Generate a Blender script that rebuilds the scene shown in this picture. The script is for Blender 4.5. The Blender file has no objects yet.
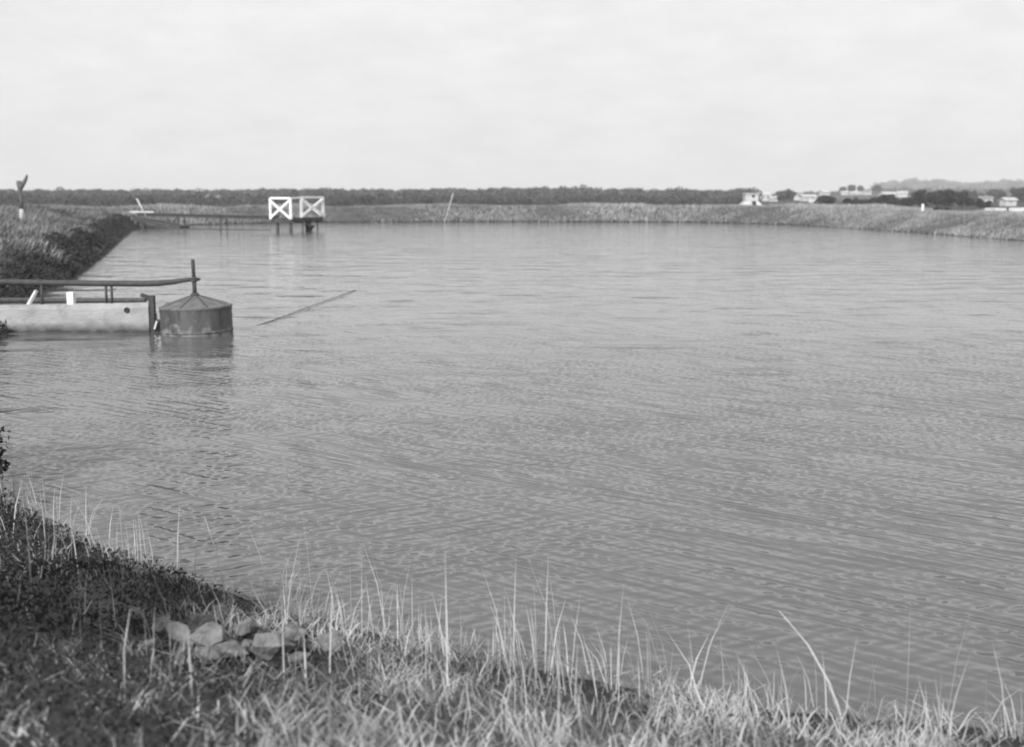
import bpy, bmesh, math, random
import numpy as np
from mathutils import Vector, Matrix

SC = bpy.context.scene
COL = SC.collection
RNG = np.random.default_rng(61788)
random.seed(86)

# ------------------------------------------------------------------ camera
cam_d = bpy.data.cameras.new('camera')
cam = bpy.data.objects.new('camera', cam_d); COL.objects.link(cam)
cam.location = (0, 0, 2.7)
PITCH = math.atan(179.5/1200)
cam.rotation_euler = (math.pi/2 - PITCH, 0, 0)
cam_d.sensor_width = 36; cam_d.lens = 1200/1024*36
cam_d.clip_start = 0.05; cam_d.clip_end = 30000
cam_d.dof.use_dof = True; cam_d.dof.focus_distance = 11.5; cam_d.dof.aperture_fstop = 1.8
SC.camera = cam
SC.cycles.filter_width = 1.9          # a soft old lens

# ------------------------------------------------------------------ sky and sun
SUN_EL = math.radians(32); SUN_AZ = math.atan2(-0.36, -0.93)     # from behind the camera, over the left shoulder
S = Vector((math.sin(SUN_AZ)*math.cos(SUN_EL), math.cos(SUN_AZ)*math.cos(SUN_EL), math.sin(SUN_EL)))
w = bpy.data.worlds.new('World'); SC.world = w; w.use_nodes = True
nt = w.node_tree; N = nt.nodes; L = nt.links; N.clear()
out = N.new('ShaderNodeOutputWorld'); bg = N.new('ShaderNodeBackground')
sky = N.new('ShaderNodeTexSky'); sky.sky_type = 'NISHITA'; sky.sun_disc = False
sky.sun_elevation = SUN_EL; sky.sun_rotation = SUN_AZ
sky.air_density = 1.3; sky.dust_density = 4.0; sky.ozone_density = 1.0
sep = N.new('ShaderNodeSeparateColor'); L.new(sky.outputs[0], sep.inputs[0])   # blue-sensitive film
tc = N.new('ShaderNodeTexCoord')
mp = N.new('ShaderNodeMapping'); mp.inputs['Scale'].default_value = (3, 3, 9); L.new(tc.outputs['Generated'], mp.inputs[0])
cl = N.new('ShaderNodeTexNoise'); cl.inputs['Scale'].default_value = 5.0; cl.inputs['Detail'].default_value = 9; cl.inputs['Roughness'].default_value = 0.62
L.new(mp.outputs[0], cl.inputs['Vector'])
mr = N.new('ShaderNodeMapRange'); mr.inputs['From Min'].default_value = 0.3; mr.inputs['From Max'].default_value = 0.7
mr.inputs['To Min'].default_value = 6.6; mr.inputs['To Max'].default_value = 7.4; L.new(cl.outputs[0], mr.inputs['Value'])
# thin high overcast: an even veil over most of the clear sky
mx = N.new('ShaderNodeMix'); mx.data_type = 'FLOAT'; mx.inputs['Factor'].default_value = 0.86
L.new(sep.outputs['Blue'], mx.inputs['A']); L.new(mr.outputs[0], mx.inputs['B'])
L.new(mx.outputs['Result'], bg.inputs['Color']); bg.inputs['Strength'].default_value = 0.094
L.new(bg.outputs[0], out.inputs[0])

sd = bpy.data.lights.new('sun', 'SUN'); sd.energy = 3.6; sd.angle = math.radians(4)
so = bpy.data.objects.new('sun', sd); COL.objects.link(so)
so.rotation_euler = S.to_track_quat('Z', 'Y').to_euler(); so.location = (-30, -20, 40)
SC.view_settings.view_transform = 'Standard'; SC.view_settings.look = 'None'
SC.view_settings.exposure = 0.5; SC.view_settings.gamma = 1.0
SC.view_settings.use_curve_mapping = False

# ------------------------------------------------------------------ helpers
def tag(o, label=None, cat=None, group=None, kind=None):
    if label: o['label'] = label
    if cat: o['category'] = cat
    if group: o['group'] = group
    if kind: o['kind'] = kind
    return o

def empty(name, loc=(0, 0, 0), rz=0.0):
    o = bpy.data.objects.new(name, None); COL.objects.link(o)
    o.location = loc; o.rotation_euler = (0, 0, rz); o.empty_display_size = 0.2
    return o

def link(name, me, mat, parent=None, loc=None, smooth=False):
    o = bpy.data.objects.new(name, me); COL.objects.link(o)
    if mat and not me.materials: me.materials.append(mat)
    if parent: o.parent = parent
    if loc is not None: o.location = loc
    if smooth: me.shade_smooth()
    return o

def obj(name, bm, mat, parent=None, loc=None, smooth=False, bevel=0.0):
    if bevel:
        bmesh.ops.bevel(bm, geom=[e for e in bm.edges if len(e.link_faces) == 2 and e.calc_face_angle(0) > 0.6],
                        offset=bevel, segments=2, affect='EDGES', profile=0.6)
    bm.normal_update()
    me = bpy.data.meshes.new(name); bm.to_mesh(me); bm.free()
    return link(name, me, mat, parent, loc, smooth)

def np_mesh(name, verts, faces_flat, counts, tint=None):
    me = bpy.data.meshes.new(name)
    nv = len(verts); nl = len(faces_flat); nf = len(counts)
    me.vertices.add(nv); me.vertices.foreach_set('co', np.asarray(verts, np.float32).ravel())
    me.loops.add(nl); me.loops.foreach_set('vertex_index', np.asarray(faces_flat, np.int32))
    me.polygons.add(nf)
    st = np.zeros(nf, np.int32); st[1:] = np.cumsum(counts)[:-1]
    me.polygons.foreach_set('loop_start', st)
    me.update(calc_edges=True); me.validate()
    if tint is not None:
        a = me.attributes.new('tint', 'FLOAT', 'POINT'); a.data.foreach_set('value', np.asarray(tint, np.float32))
    return me

def add_box(bm, c, s, rot=None):
    m = Matrix.Translation(c)
    if rot is not None: m = m @ rot
    m = m @ Matrix.Diagonal((s[0], s[1], s[2], 1))
    return bmesh.ops.create_cube(bm, size=1, matrix=m)['verts']

def add_bar(bm, a, b, wd, th, up=(0, 0, 1)):
    """rectangular bar from a to b, wd across, th along up"""
    a, b = Vector(a), Vector(b); d = b-a; ln = d.length; x = d.normalized()
    y = Vector(up).cross(x)
    if y.length < 1e-4: y = Vector((1, 0, 0)).cross(x)
    y.normalize(); z = x.cross(y)
    m = Matrix((x, y, z)).transposed().to_4x4(); m.translation = (a+b)/2
    bmesh.ops.create_cube(bm, size=1, matrix=m @ Matrix.Diagonal((ln, wd, th, 1)))

def add_tube(bm, pts, rad, seg=10, cap=True):
    pts = [Vector(p) for p in pts]; n = len(pts)
    if not hasattr(rad, '__len__'): rad = [rad]*n
    rings = []; ref = None
    for i, p in enumerate(pts):
        t = (pts[min(i+1, n-1)]-pts[max(i-1, 0)]).normalized()
        if ref is None:
            ref = Vector((0, 0, 1)) if abs(t.z) < 0.9 else Vector((1, 0, 0))
        u = (ref - t*ref.dot(t)).normalized(); ref = u; v = t.cross(u)
        rings.append([bm.verts.new(p + (u*math.cos(k*2*math.pi/seg)+v*math.sin(k*2*math.pi/seg))*rad[i]) for k in range(seg)])
    for a, b in zip(rings, rings[1:]):
        for k in range(seg): bm.faces.new((a[k], a[(k+1) % seg], b[(k+1) % seg], b[k]))
    if cap:
        bm.faces.new(rings[0][::-1]); bm.faces.new(rings[-1])

def add_lathe(bm, prof, seg=48, close_top=True, close_bot=True):
    rings = []
    for r, z in prof:
        if r < 1e-5: rings.append([bm.verts.new((0, 0, z))])
        else: rings.append([bm.verts.new((r*math.cos(k*2*math.pi/seg), r*math.sin(k*2*math.pi/seg), z)) for k in range(seg)])
    for a, b in zip(rings, rings[1:]):
        for k in range(seg):
            q = (k+1) % seg
            if len(a) == 1 and len(b) == 1: continue
            if len(b) == 1: bm.faces.new((a[k], a[q], b[0]))
            elif len(a) == 1: bm.faces.new((a[0], b[q], b[k]))
            else: bm.faces.new((a[k], a[q], b[q], b[k]))
    if close_bot and len(rings[0]) > 1: bm.faces.new(rings[0][::-1])
    if close_top and len(rings[-1]) > 1: bm.faces.new(rings[-1])

def vnoise(x, y, seed=0):
    """value noise, vectorised, 0..1"""
    xi = np.floor(x).astype(np.int64); yi = np.floor(y).astype(np.int64)
    fx = x-xi; fy = y-yi; fx = fx*fx*(3-2*fx); fy = fy*fy*(3-2*fy)
    def h(a, b):
        n = (a*374761393 + b*668265263 + seed*974634777) & 0x7fffffff
        n = ((n ^ (n >> 13))*1274126177) & 0x7fffffff
        n = (n ^ (n >> 16)) & 0xffff
        return n/65535.0
    return (h(xi, yi)*(1-fx)+h(xi+1, yi)*fx)*(1-fy) + (h(xi, yi+1)*(1-fx)+h(xi+1, yi+1)*fx)*fy

def fbm(x, y, seed=0, oct=4):
    s = 0; a = 0.5; t = 0
    for i in range(oct):
        s = s + a*vnoise(x*2**i, y*2**i, seed+i*17); t += a; a *= 0.5
    return s/t

# ------------------------------------------------------------------ materials (all neutral: a monochrome place)
def new_mat(name):
    m = bpy.data.materials.new(name); m.use_nodes = True
    return m, m.node_tree.nodes, m.node_tree.links, m.node_tree.nodes['Principled BSDF']

def g(v): return (v, v, v, 1)

def grey(name, lo, hi, scale=4.0, rough=0.85, bump=0.0, bscale=30.0, detail=6, spec=0.3, stretch=(1, 1, 1), metal=0.0):
    m, n, l, p = new_mat(name)
    t = n.new('ShaderNodeTexCoord'); mp = n.new('ShaderNodeMapping'); mp.inputs['Scale'].default_value = stretch
    l.new(t.outputs['Object'], mp.inputs[0])
    no = n.new('ShaderNodeTexNoise'); no.inputs['Scale'].default_value = scale; no.inputs['Detail'].default_value = detail; no.inputs['Roughness'].default_value = 0.65
    l.new(mp.outputs[0], no.inputs['Vector'])
    r = n.new('ShaderNodeValToRGB'); r.color_ramp.elements[0].position = 0.3; r.color_ramp.elements[1].position = 0.7
    r.color_ramp.elements[0].color = g(lo); r.color_ramp.elements[1].color = g(hi)
    l.new(no.outputs[0], r.inputs[0]); l.new(r.outputs[0], p.inputs['Base Color'])
    p.inputs['Roughness'].default_value = rough; p.inputs['Specular IOR Level'].default_value = spec; p.inputs['Metallic'].default_value = metal
    if bump:
        b = n.new('ShaderNodeTexNoise'); b.inputs['Scale'].default_value = bscale; b.inputs['Detail'].default_value = 8
        l.new(mp.outputs[0], b.inputs['Vector'])
        bn = n.new('ShaderNodeBump'); bn.inputs['Strength'].default_value = bump; bn.inputs['Distance'].default_value = 0.05
        l.new(b.outputs[0], bn.inputs['Height']); l.new(bn.outputs[0], p.inputs['Normal'])
    return m

def tinted(name, lo, hi, rough=0.8, trans=0.0):
    """each blade or leaf has its own grey between lo and hi"""
    m, n, l, p = new_mat(name)
    a = n.new('ShaderNodeAttribute'); a.attribute_name = 'tint'
    r = n.new('ShaderNodeValToRGB'); r.color_ramp.elements[0].color = g(lo); r.color_ramp.elements[1].color = g(hi)
    l.new(a.outputs['Fac'], r.inputs[0]); l.new(r.outputs[0], p.inputs['Base Color'])
    p.inputs['Roughness'].default_value = rough; p.inputs['Specular IOR Level'].default_value = 0.2
    if trans:
        tr = n.new('ShaderNodeBsdfTranslucent'); l.new(r.outputs[0], tr.inputs['Color'])
        ms = n.new('ShaderNodeMixShader'); ms.inputs[0].default_value = trans
        l.new(p.outputs[0], ms.inputs[1]); l.new(tr.outputs[0], ms.inputs[2])
        l.new(ms.outputs[0], n['Material Output'].inputs['Surface'])
    return m

M = {}
M['soil'] = grey('soil', 0.035, 0.10, scale=0.9, rough=0.95, bump=0.5, bscale=9, detail=10)
def wet_edge(m):
    n, l = m.node_tree.nodes, m.node_tree.links; p = n['Principled BSDF']; src = p.inputs['Base Color'].links[0].from_socket
    t = n.new('ShaderNodeTexCoord'); sx = n.new('ShaderNodeSeparateXYZ'); l.new(t.outputs['Object'], sx.inputs[0])
    r = n.new('ShaderNodeMapRange'); r.inputs['From Min'].default_value = 0.06; r.inputs['From Max'].default_value = 0.2; l.new(sx.outputs['Z'], r.inputs['Value'])
    mx = n.new('ShaderNodeMix'); mx.data_type = 'RGBA'; l.new(r.outputs[0], mx.inputs['Factor']); mx.inputs['A'].default_value = g(0.025); l.new(src, mx.inputs['B']); l.new(mx.outputs['Result'], p.inputs['Base Color'])
wet_edge(M['soil'])                                     # wet mud along the waterline
M['dry_grass'] = tinted('dry_grass', 0.12, 0.62, trans=0.25)
M['bank_grass'] = tinted('bank_grass', 0.15, 0.44, trans=0.2)
M['left_grass'] = tinted('left_grass', 0.045, 0.34, trans=0.2)
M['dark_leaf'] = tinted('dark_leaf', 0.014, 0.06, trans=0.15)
M['thatch'] = tinted('thatch', 0.09, 0.55, trans=0.2)
M['scrub'] = tinted('scrub', 0.035, 0.085)
M['far_scrub'] = tinted('far_scrub', 0.05, 0.11)
M['bark'] = grey('bark', 0.06, 0.16, scale=9, rough=0.95, bump=0.6, bscale=30, stretch=(1, 1, 0.25))
M['pale_bark'] = grey('pale_bark', 0.3, 0.5, scale=9, rough=0.9, bump=0.4, bscale=30)
M['rock'] = grey('rock', 0.07, 0.23, scale=11, rough=0.9, bump=0.7, bscale=22)
M['concrete'] = grey('concrete', 0.33, 0.50, scale=1.6, rough=0.9, bump=0.35, bscale=18, detail=10, stretch=(0.6, 1, 2.0))
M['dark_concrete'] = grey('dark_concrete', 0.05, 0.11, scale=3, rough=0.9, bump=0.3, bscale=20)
M['old_timber'] = grey('old_timber', 0.03, 0.08, scale=6, rough=0.9, bump=0.4, bscale=25, stretch=(1, 1, 0.3))
M['iron'] = grey('iron', 0.025, 0.06, scale=8, rough=0.7, bump=0.2, bscale=40, spec=0.4)
M['white_paint'] = grey('white_paint', 0.68, 0.84, scale=3, rough=0.6, bump=0.08, bscale=20)
M['worn_white'] = grey('worn_white', 0.45, 0.75, scale=5, rough=0.8, bump=0.2, bscale=30)
M['pale_wall'] = grey('pale_wall', 0.36, 0.52, scale=1.2, rough=0.9)
M['pale_roof'] = grey('pale_roof', 0.32, 0.5, scale=0.8, rough=0.7)
M['mid_roof'] = grey('mid_roof', 0.16, 0.26, scale=0.8, rough=0.8)
M['dark_opening'] = grey('dark_opening', 0.02, 0.04, scale=3, rough=0.8)
M['rope'] = grey('rope', 0.03, 0.07, scale=20, rough=0.9)

def wall_mat():
    m = grey('stained_shaded_concrete', 0.23, 0.38, scale=1.6, rough=0.9, bump=0.35, bscale=18, detail=10, stretch=(0.6, 1, 2.0))
    n, l = m.node_tree.nodes, m.node_tree.links; p = n['Principled BSDF']
    src = p.inputs['Base Color'].links[0].from_socket
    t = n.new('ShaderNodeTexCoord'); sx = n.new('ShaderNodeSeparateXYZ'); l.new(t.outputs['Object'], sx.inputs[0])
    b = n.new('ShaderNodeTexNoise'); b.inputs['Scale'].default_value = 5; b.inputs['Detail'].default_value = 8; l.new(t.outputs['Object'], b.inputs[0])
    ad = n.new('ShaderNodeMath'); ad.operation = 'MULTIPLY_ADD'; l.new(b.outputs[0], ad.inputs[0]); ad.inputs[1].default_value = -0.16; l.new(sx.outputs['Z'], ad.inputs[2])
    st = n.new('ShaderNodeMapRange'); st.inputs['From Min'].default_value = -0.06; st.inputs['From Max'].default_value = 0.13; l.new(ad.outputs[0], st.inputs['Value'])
    mx = n.new('ShaderNodeMix'); mx.data_type = 'RGBA'; l.new(st.outputs[0], mx.inputs['Factor']); mx.inputs['A'].default_value = g(0.045); l.new(src, mx.inputs['B'])  # tide stain at the wall foot, widened to paint in the shade there
    # rust run and blotches by the pipe stubs
    b2 = n.new('ShaderNodeTexNoise'); b2.inputs['Scale'].default_value = 3.2; b2.inputs['Detail'].default_value = 9; b2.inputs['Roughness'].default_value = 0.7; l.new(t.outputs['Object'], b2.inputs[0])
    s2 = n.new('ShaderNodeMapRange'); s2.inputs['From Min'].default_value = 0.50; s2.inputs['From Max'].default_value = 0.68; s2.inputs['To Max'].default_value = 0.65; l.new(b2.outputs[0], s2.inputs['Value'])
    m2 = n.new('ShaderNodeMix'); m2.data_type = 'RGBA'; l.new(s2.outputs[0], m2.inputs['Factor']); l.new(mx.outputs['Result'], m2.inputs['A']); m2.inputs['B'].default_value = g(0.16)
    l.new(m2.outputs['Result'], p.inputs['Base Color']); return m
M['stained_shaded_concrete'] = wall_mat()

# galvanised iron of the float: patchy, streaked, scale-stained towards the water where it bobs
def float_mat():
    m, n, l, p = new_mat('galvanised_iron')
    t = n.new('ShaderNodeTexCoord')
    mp = n.new('ShaderNodeMapping'); mp.inputs['Scale'].default_value = (1, 1, 0.35); l.new(t.outputs['Object'], mp.inputs[0])
    a = n.new('ShaderNodeTexNoise'); a.inputs['Scale'].default_value = 5; a.inputs['Detail'].default_value = 10; a.inputs['Roughness'].default_value = 0.7
    l.new(mp.outputs[0], a.inputs[0])
    r = n.new('ShaderNodeValToRGB'); r.color_ramp.elements[0].position = 0.32; r.color_ramp.elements[1].position = 0.68
    r.color_ramp.elements[0].color = g(0.03); r.color_ramp.elements[1].color = g(0.075); l.new(a.outputs[0], r.inputs[0])
    # dried scum splashes near the waterline
    b = n.new('ShaderNodeTexNoise'); b.inputs['Scale'].default_value = 7; b.inputs['Detail'].default_value = 6; l.new(t.outputs['Object'], b.inputs[0])
    sx = n.new('ShaderNodeSeparateXYZ'); l.new(t.outputs['Object'], sx.inputs[0])
    zr = n.new('ShaderNodeMapRange'); zr.inputs['From Min'].default_value = 0.0; zr.inputs['From Max'].default_value = 0.36
    zr.inputs['To Min'].default_value = 0.17; zr.inputs['To Max'].default_value = -0.1; l.new(sx.outputs['Z'], zr.inputs['Value'])
    ad = n.new('ShaderNodeMath'); l.new(b.outputs[0], ad.inputs[0]); l.new(zr.outputs[0], ad.inputs[1])
    st = n.new('ShaderNodeMapRange'); st.inputs['From Min'].default_value = 0.55; st.inputs['From Max'].default_value = 0.85; l.new(ad.outputs[0], st.inputs['Value'])
    mx = n.new('ShaderNodeMix'); mx.data_type = 'RGBA'; l.new(st.outputs[0], mx.inputs['Factor'])
    l.new(r.outputs[0], mx.inputs['A']); mx.inputs['B'].default_value = g(0.22)
    l.new(mx.outputs['Result'], p.inputs['Base Color'])
    p.inputs['Roughness'].default_value = 0.6; p.inputs['Specular IOR Level'].default_value = 0.4
    bn = n.new('ShaderNodeBump'); bn.inputs['Strength'].default_value = 0.15; bn.inputs['Distance'].default_value = 0.03
    l.new(a.outputs[0], bn.inputs['Height']); l.new(bn.outputs[0], p.inputs['Normal'])
    return m
M['float'] = float_mat()
M['sheet_iron'] = grey('sheet_iron', 0.07, 0.16, scale=7, rough=0.65, bump=0.12, bscale=20, spec=0.4)

def water_mat():
    m, n, l, p = new_mat('reservoir_water')
    t = n.new('ShaderNodeTexCoord')
    # a wind sea: a sum of sine waves of many lengths and bearings, gently warped so that no train stays regular
    wn = n.new('ShaderNodeTexNoise'); wn.inputs['Scale'].default_value = 0.55; wn.inputs['Detail'].default_value = 3; l.new(t.outputs['Object'], wn.inputs[0])
    ws = n.new('ShaderNodeVectorMath'); ws.operation = 'SCALE'; ws.inputs['Scale'].default_value = 0.12; l.new(wn.outputs['Color'], ws.inputs[0])
    wa = n.new('ShaderNodeVectorMath'); wa.operation = 'ADD'; l.new(t.outputs['Object'], wa.inputs[0]); l.new(ws.outputs[0], wa.inputs[1])
    rr = random.Random(4)
    def train(count, lo, hi, bearing, spread, slope):
        acc = None
        for i in range(count):
            lam = lo*(hi/lo)**((i+rr.random()*0.8)/count); k = 2*math.pi/lam
            a = math.radians(bearing+rr.gauss(0, spread))
            dt = n.new('ShaderNodeVectorMath'); dt.operation = 'DOT_PRODUCT'; l.new(wa.outputs[0], dt.inputs[0]); dt.inputs[1].default_value = (math.cos(a)*k, math.sin(a)*k, 0)
            ph = n.new('ShaderNodeMath'); ph.operation = 'ADD'; l.new(dt.outputs['Value'], ph.inputs[0]); ph.inputs[1].default_value = rr.uniform(0, 6.28)
            sn = n.new('ShaderNodeMath'); sn.operation = 'SINE'; l.new(ph.outputs[0], sn.inputs[0])
            m_ = n.new('ShaderNodeMath'); m_.operation = 'MULTIPLY_ADD'; l.new(sn.outputs[0], m_.inputs[0]); m_.inputs[1].default_value = slope/k
            if acc is None: m_.inputs[2].default_value = 0
            else: l.new(acc, m_.inputs[2])
            acc = m_.outputs[0]
        return acc
    def gusts(src, sc, lo, seed):                                       # the wind comes in patches
        mp = n.new('ShaderNodeMapping'); mp.inputs['Location'].default_value = (seed, seed, seed); mp.inputs['Scale'].default_value = (sc, sc*1.6, sc); l.new(t.outputs['Object'], mp.inputs[0])
        no = n.new('ShaderNodeTexNoise'); no.inputs['Scale'].default_value = 1; no.inputs['Detail'].default_value = 3; l.new(mp.outputs[0], no.inputs[0])
        r = n.new('ShaderNodeMapRange'); r.inputs['From Min'].default_value = 0.35; r.inputs['From Max'].default_value = 0.65; r.inputs['To Min'].default_value = lo; r.inputs['To Max'].default_value = 1.25; l.new(no.outputs[0], r.inputs['Value'])
        q = n.new('ShaderNodeMath'); q.operation = 'MULTIPLY'; l.new(src, q.inputs[0]); l.new(r.outputs[0], q.inputs[1]); return q.outputs[0]
    def add(a, b):
        q = n.new('ShaderNodeMath'); l.new(a, q.inputs[0]); l.new(b, q.inputs[1]); return q.outputs[0]
    h = gusts(train(12, 0.075, 0.28, 43, 14, 0.054), 0.35, 0.55, 0)
    h = add(h, gusts(train(8, 0.08, 0.24, 131, 14, 0.050), 0.3, 0.2, 40))
    h = add(h, gusts(train(5, 0.45, 1.6, 80, 22, 0.014), 0.12, 0.5, 80))
    far = gusts(train(16, 0.7, 2.8, 84, 46, 0.0125), 0.4, 0.0, 120)
    # the breeze reaches the near end; the far and right parts lie calmer
    sx = n.new('ShaderNodeSeparateXYZ'); l.new(t.outputs['Object'], sx.inputs[0])
    lee = n.new('ShaderNodeMapRange'); lee.interpolation_type = 'SMOOTHSTEP'; lee.inputs['From Min'].default_value = 7; lee.inputs['From Max'].default_value = 27
    lee.inputs['To Min'].default_value = 1.0; lee.inputs['To Max'].default_value = 0.24; l.new(sx.outputs['Y'], lee.inputs['Value'])
    lm = n.new('ShaderNodeMath'); lm.operation = 'MULTIPLY'; l.new(h, lm.inputs[0]); l.new(lee.outputs[0], lm.inputs[1]); h = add(lm.outputs[0], far)
    bn = n.new('ShaderNodeBump'); bn.inputs['Strength'].default_value = 1.0; bn.inputs['Distance'].default_value = 1.0
    l.new(h, bn.inputs['Height']); l.new(bn.outputs[0], p.inputs['Normal'])
    p.inputs['Base Color'].default_value = g(0.095)                       # silty water
    p.inputs['Roughness'].default_value = 0.06; p.inputs['IOR'].default_value = 1.333
    return m
M['water'] = water_mat()

# ------------------------------------------------------------------ the reservoir and its banks
SHORE = [(-5.6, 12.6), (-4.64, 10.6), (-3.3, 9.05), (-1.9, 7.9), (-0.7, 7.05), (0.5, 6.4), (1.5, 6.0), (2.63, 5.75),
         (8, 4.4), (20, 5), (30, 15), (33.5, 40), (30.6, 62), (29.7, 70), (27.9, 86.8), (25, 104.5), (18.5, 115.5), (6, 118),
         (-11, 118), (-22, 113.5), (-28, 106), (-29.6, 97), (-25.5, 80), (-19.6, 58.8), (-14.6, 40.5), (-12.8, 32.4), (-11.4, 27),
         (-9.8, 23.2), (-8.4, 18.5)]
def catmull(P, k=6):
    n = len(P); o = []
    P = [np.array(p, float) for p in P]
    for i in range(n):
        a, b, c, d = P[i-1], P[i], P[(i+1) % n], P[(i+2) % n]
        for j in range(k):
            t = j/k
            o.append(0.5*((2*b)+(-a+c)*t+(2*a-5*b+4*c-d)*t*t+(-a+3*b-3*c+d)*t**3))
    return np.array(o)
POLY = catmull(SHORE)
def sdist(x, y):
    """distance to the shoreline, positive on land"""
    x = np.asarray(x, float); y = np.asarray(y, float)
    best = np.full(x.shape, 1e18); inside = np.zeros(x.shape, bool)
    n = len(POLY)
    for i in range(n):
        ax, ay = POLY[i]; bx, by = POLY[(i+1) % n]
        dx, dy = bx-ax, by-ay
        t = np.clip(((x-ax)*dx+(y-ay)*dy)/(dx*dx+dy*dy), 0, 1)
        best = np.minimum(best, (x-ax-t*dx)**2+(y-ay-t*dy)**2)
        c = ((ay > y) != (by > y)); xx = (bx-ax)*(y-ay)/(by-ay+1e-12)+ax
        inside ^= c & (x < xx)
    d = np.sqrt(best)
    return np.where(inside, -d, d)
def sstep(a, b, v):
    t = np.clip((v-a)/(b-a), 0, 1); return t*t*(3-2*t)
def ground_z(x, y):
    x = np.asarray(x, float); y = np.asarray(y, float)
    s = sdist(x, y)
    near = 1-sstep(11, 20, y)
    left = (1-sstep(-12, -6, x))*sstep(12, 22, y)*(1-sstep(95, 108, y))
    W = 4.2 + near*1.9 + left*2.8
    crest = 1.45 - 0.22*sstep(22, 30, x)*(1-sstep(96, 108, y)) + 0.10*(fbm(x*0.13, y*0.13, 3)-0.5)*2
    t = np.clip(s/W, 0, 1)
    up = crest*(t*0.75+0.25*np.sin(t*math.pi/2)**1.3)
    up = up*(1-left) + left*(0.92*sstep(0, 1.3, s)+0.62*sstep(0.9, 7.0, s))
    cw = 3.8
    fall = sstep(W+cw, W+cw+7, s)
    land = up*(1-fall)+0.35*fall
    # rough surface
    amp = (0.12+0.16*left)*sstep(0, 1.5, s)*(1-0.6*near)
    land = land + amp*(fbm(x*(0.55-0.25*left), y*(0.55-0.25*left), 9)-0.5)*2 + 0.05*sstep(0, 0.4, s)*(fbm(x*2.3, y*2.3, 5)-0.5)*2*near
    # the plain and the rising country to the right
    d = np.hypot(x, y); az = np.degrees(np.arctan2(x, y))
    land = land - 0.6*sstep(30, 200, s)
    land = land + sstep(9, 17, az)*sstep(430, 760, d)*2.6
    hill = np.exp(-((d-2300)/520)**2)
    prof = sstep(15.2, 17.6, az)*(20 + 4*fbm(az*0.9, az*0, 21) - 6*np.exp(-((az-20.7)/0.9)**2) + 3*np.exp(-((az-18.6)/0.8)**2))
    land = land + hill*prof*(1-sstep(30, 45, az))
    sea = np.maximum(-3.0, s*0.38)
    return np.where(s > 0, land, sea)

def axis(lo, hi, step, cap, mid_lo, mid_hi, end):
    def grow(x0, sgn, lim_mid):
        o = []; st = step; x = x0
        while abs(x) < end:
            if (sgn > 0 and x < lim_mid) or (sgn < 0 and x > lim_mid): st = min(st*1.06, cap)
            else: st *= 1.075
            x += sgn*st; o.append(x)
        return o
    c = list(np.arange(lo, hi, step))
    return np.array(sorted(grow(lo, -1, mid_lo))+c+grow(c[-1], 1, mid_hi))
GX = axis(-6.5, 4.5, 0.15, 0.9, -50, 48, 9000); GY = axis(2.5, 12.0, 0.15, 0.9, -12, 135, 9000)
XX, YY = np.meshgrid(GX, GY)
ZZ = ground_z(XX, YY)
nx, ny = len(GX), len(GY)
idx = np.arange(nx*ny).reshape(ny, nx)
q = np.stack([idx[:-1, :-1], idx[:-1, 1:], idx[1:, 1:], idx[1:, :-1]], -1).reshape(-1)
me = np_mesh('ground', np.stack([XX, YY, ZZ], -1).reshape(-1, 3), q, np.full((nx-1)*(ny-1), 4))
tag(link('ground', me, M['soil'], smooth=True), kind='structure')

bm = bmesh.new()
vs = [bm.verts.new(v) for v in ((-45, 0, 0), (45, 0, 0), (45, 130, 0), (-45, 130, 0))]; bm.faces.new(vs)
tag(obj('water', bm, M['water']), kind='structure')

# ------------------------------------------------------------------ vegetation builders
def blades(name, pts, h, wd, lean, ang, mat, tint, curl=0.35, roll=None):
    """grass blades: base pair, middle pair, tip; lean is the tip's sideways reach as a share of h"""
    n = len(pts); pts = np.asarray(pts, float)
    d = np.stack([np.cos(ang), np.sin(ang), np.zeros(n)], 1)
    ra = RNG.uniform(0, 2*np.pi, n) if roll is None else roll
    sd_ = np.stack([np.cos(ra), np.sin(ra), np.zeros(n)], 1)*(wd/2)[:, None]
    z = np.array([0, 0, 1.0])
    mid = pts + d*(h*lean*curl)[:, None] + z*(h*0.55)[:, None]
    tip = pts + d*(h*lean)[:, None] + z*(h*np.sqrt(np.clip(1-lean**2*0.8, 0.05, 1)))[:, None]
    V = np.stack([pts-sd_, pts+sd_, mid+sd_*0.8, mid-sd_*0.8, tip], 1).reshape(-1, 3)
    b = (np.arange(n)*5)[:, None]
    F = np.concatenate([b+np.array([0, 1, 2, 3]), b+np.array([3, 2, 4])], 1).reshape(-1)
    me = np_mesh(name, V, F, np.tile([4, 3], n), np.repeat(tint, 5))
    return link(name, me, mat)

def leaf_mesh(name, c, size, tint, aspect=1.6, up=0.0):
    """a cloud of small rhombic leaves at c"""
    n = len(c)
    a = RNG.normal(size=(n, 3)); a[:, 2] += up; a /= np.linalg.norm(a, axis=1)[:, None]
    b = np.cross(a, RNG.normal(size=(n, 3))); b /= np.linalg.norm(b, axis=1)[:, None]
    s = np.asarray(size)[:, None] if hasattr(size, '__len__') else size
    V = np.stack([c-a*s*aspect/2, c+b*s/2, c+a*s*aspect/2, c-b*s/2], 1).reshape(-1, 3)
    F = np.arange(n*4)
    return np_mesh(name, V, F, np.full(n, 4), np.repeat(tint, 4))

def clump_points(centres, radii, per, flat=0.8):
    """points on and inside the shells of many clumps"""
    n = len(centres); tot = n*per
    v = RNG.normal(size=(tot, 3)); v /= np.linalg.norm(v, axis=1)[:, None]
    r = np.repeat(radii, per)*RNG.uniform(0.45, 1.0, tot)**0.6
    p = v*r[:, None]; p[:, 2] *= flat
    return np.repeat(centres, per, 0)+p

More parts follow.
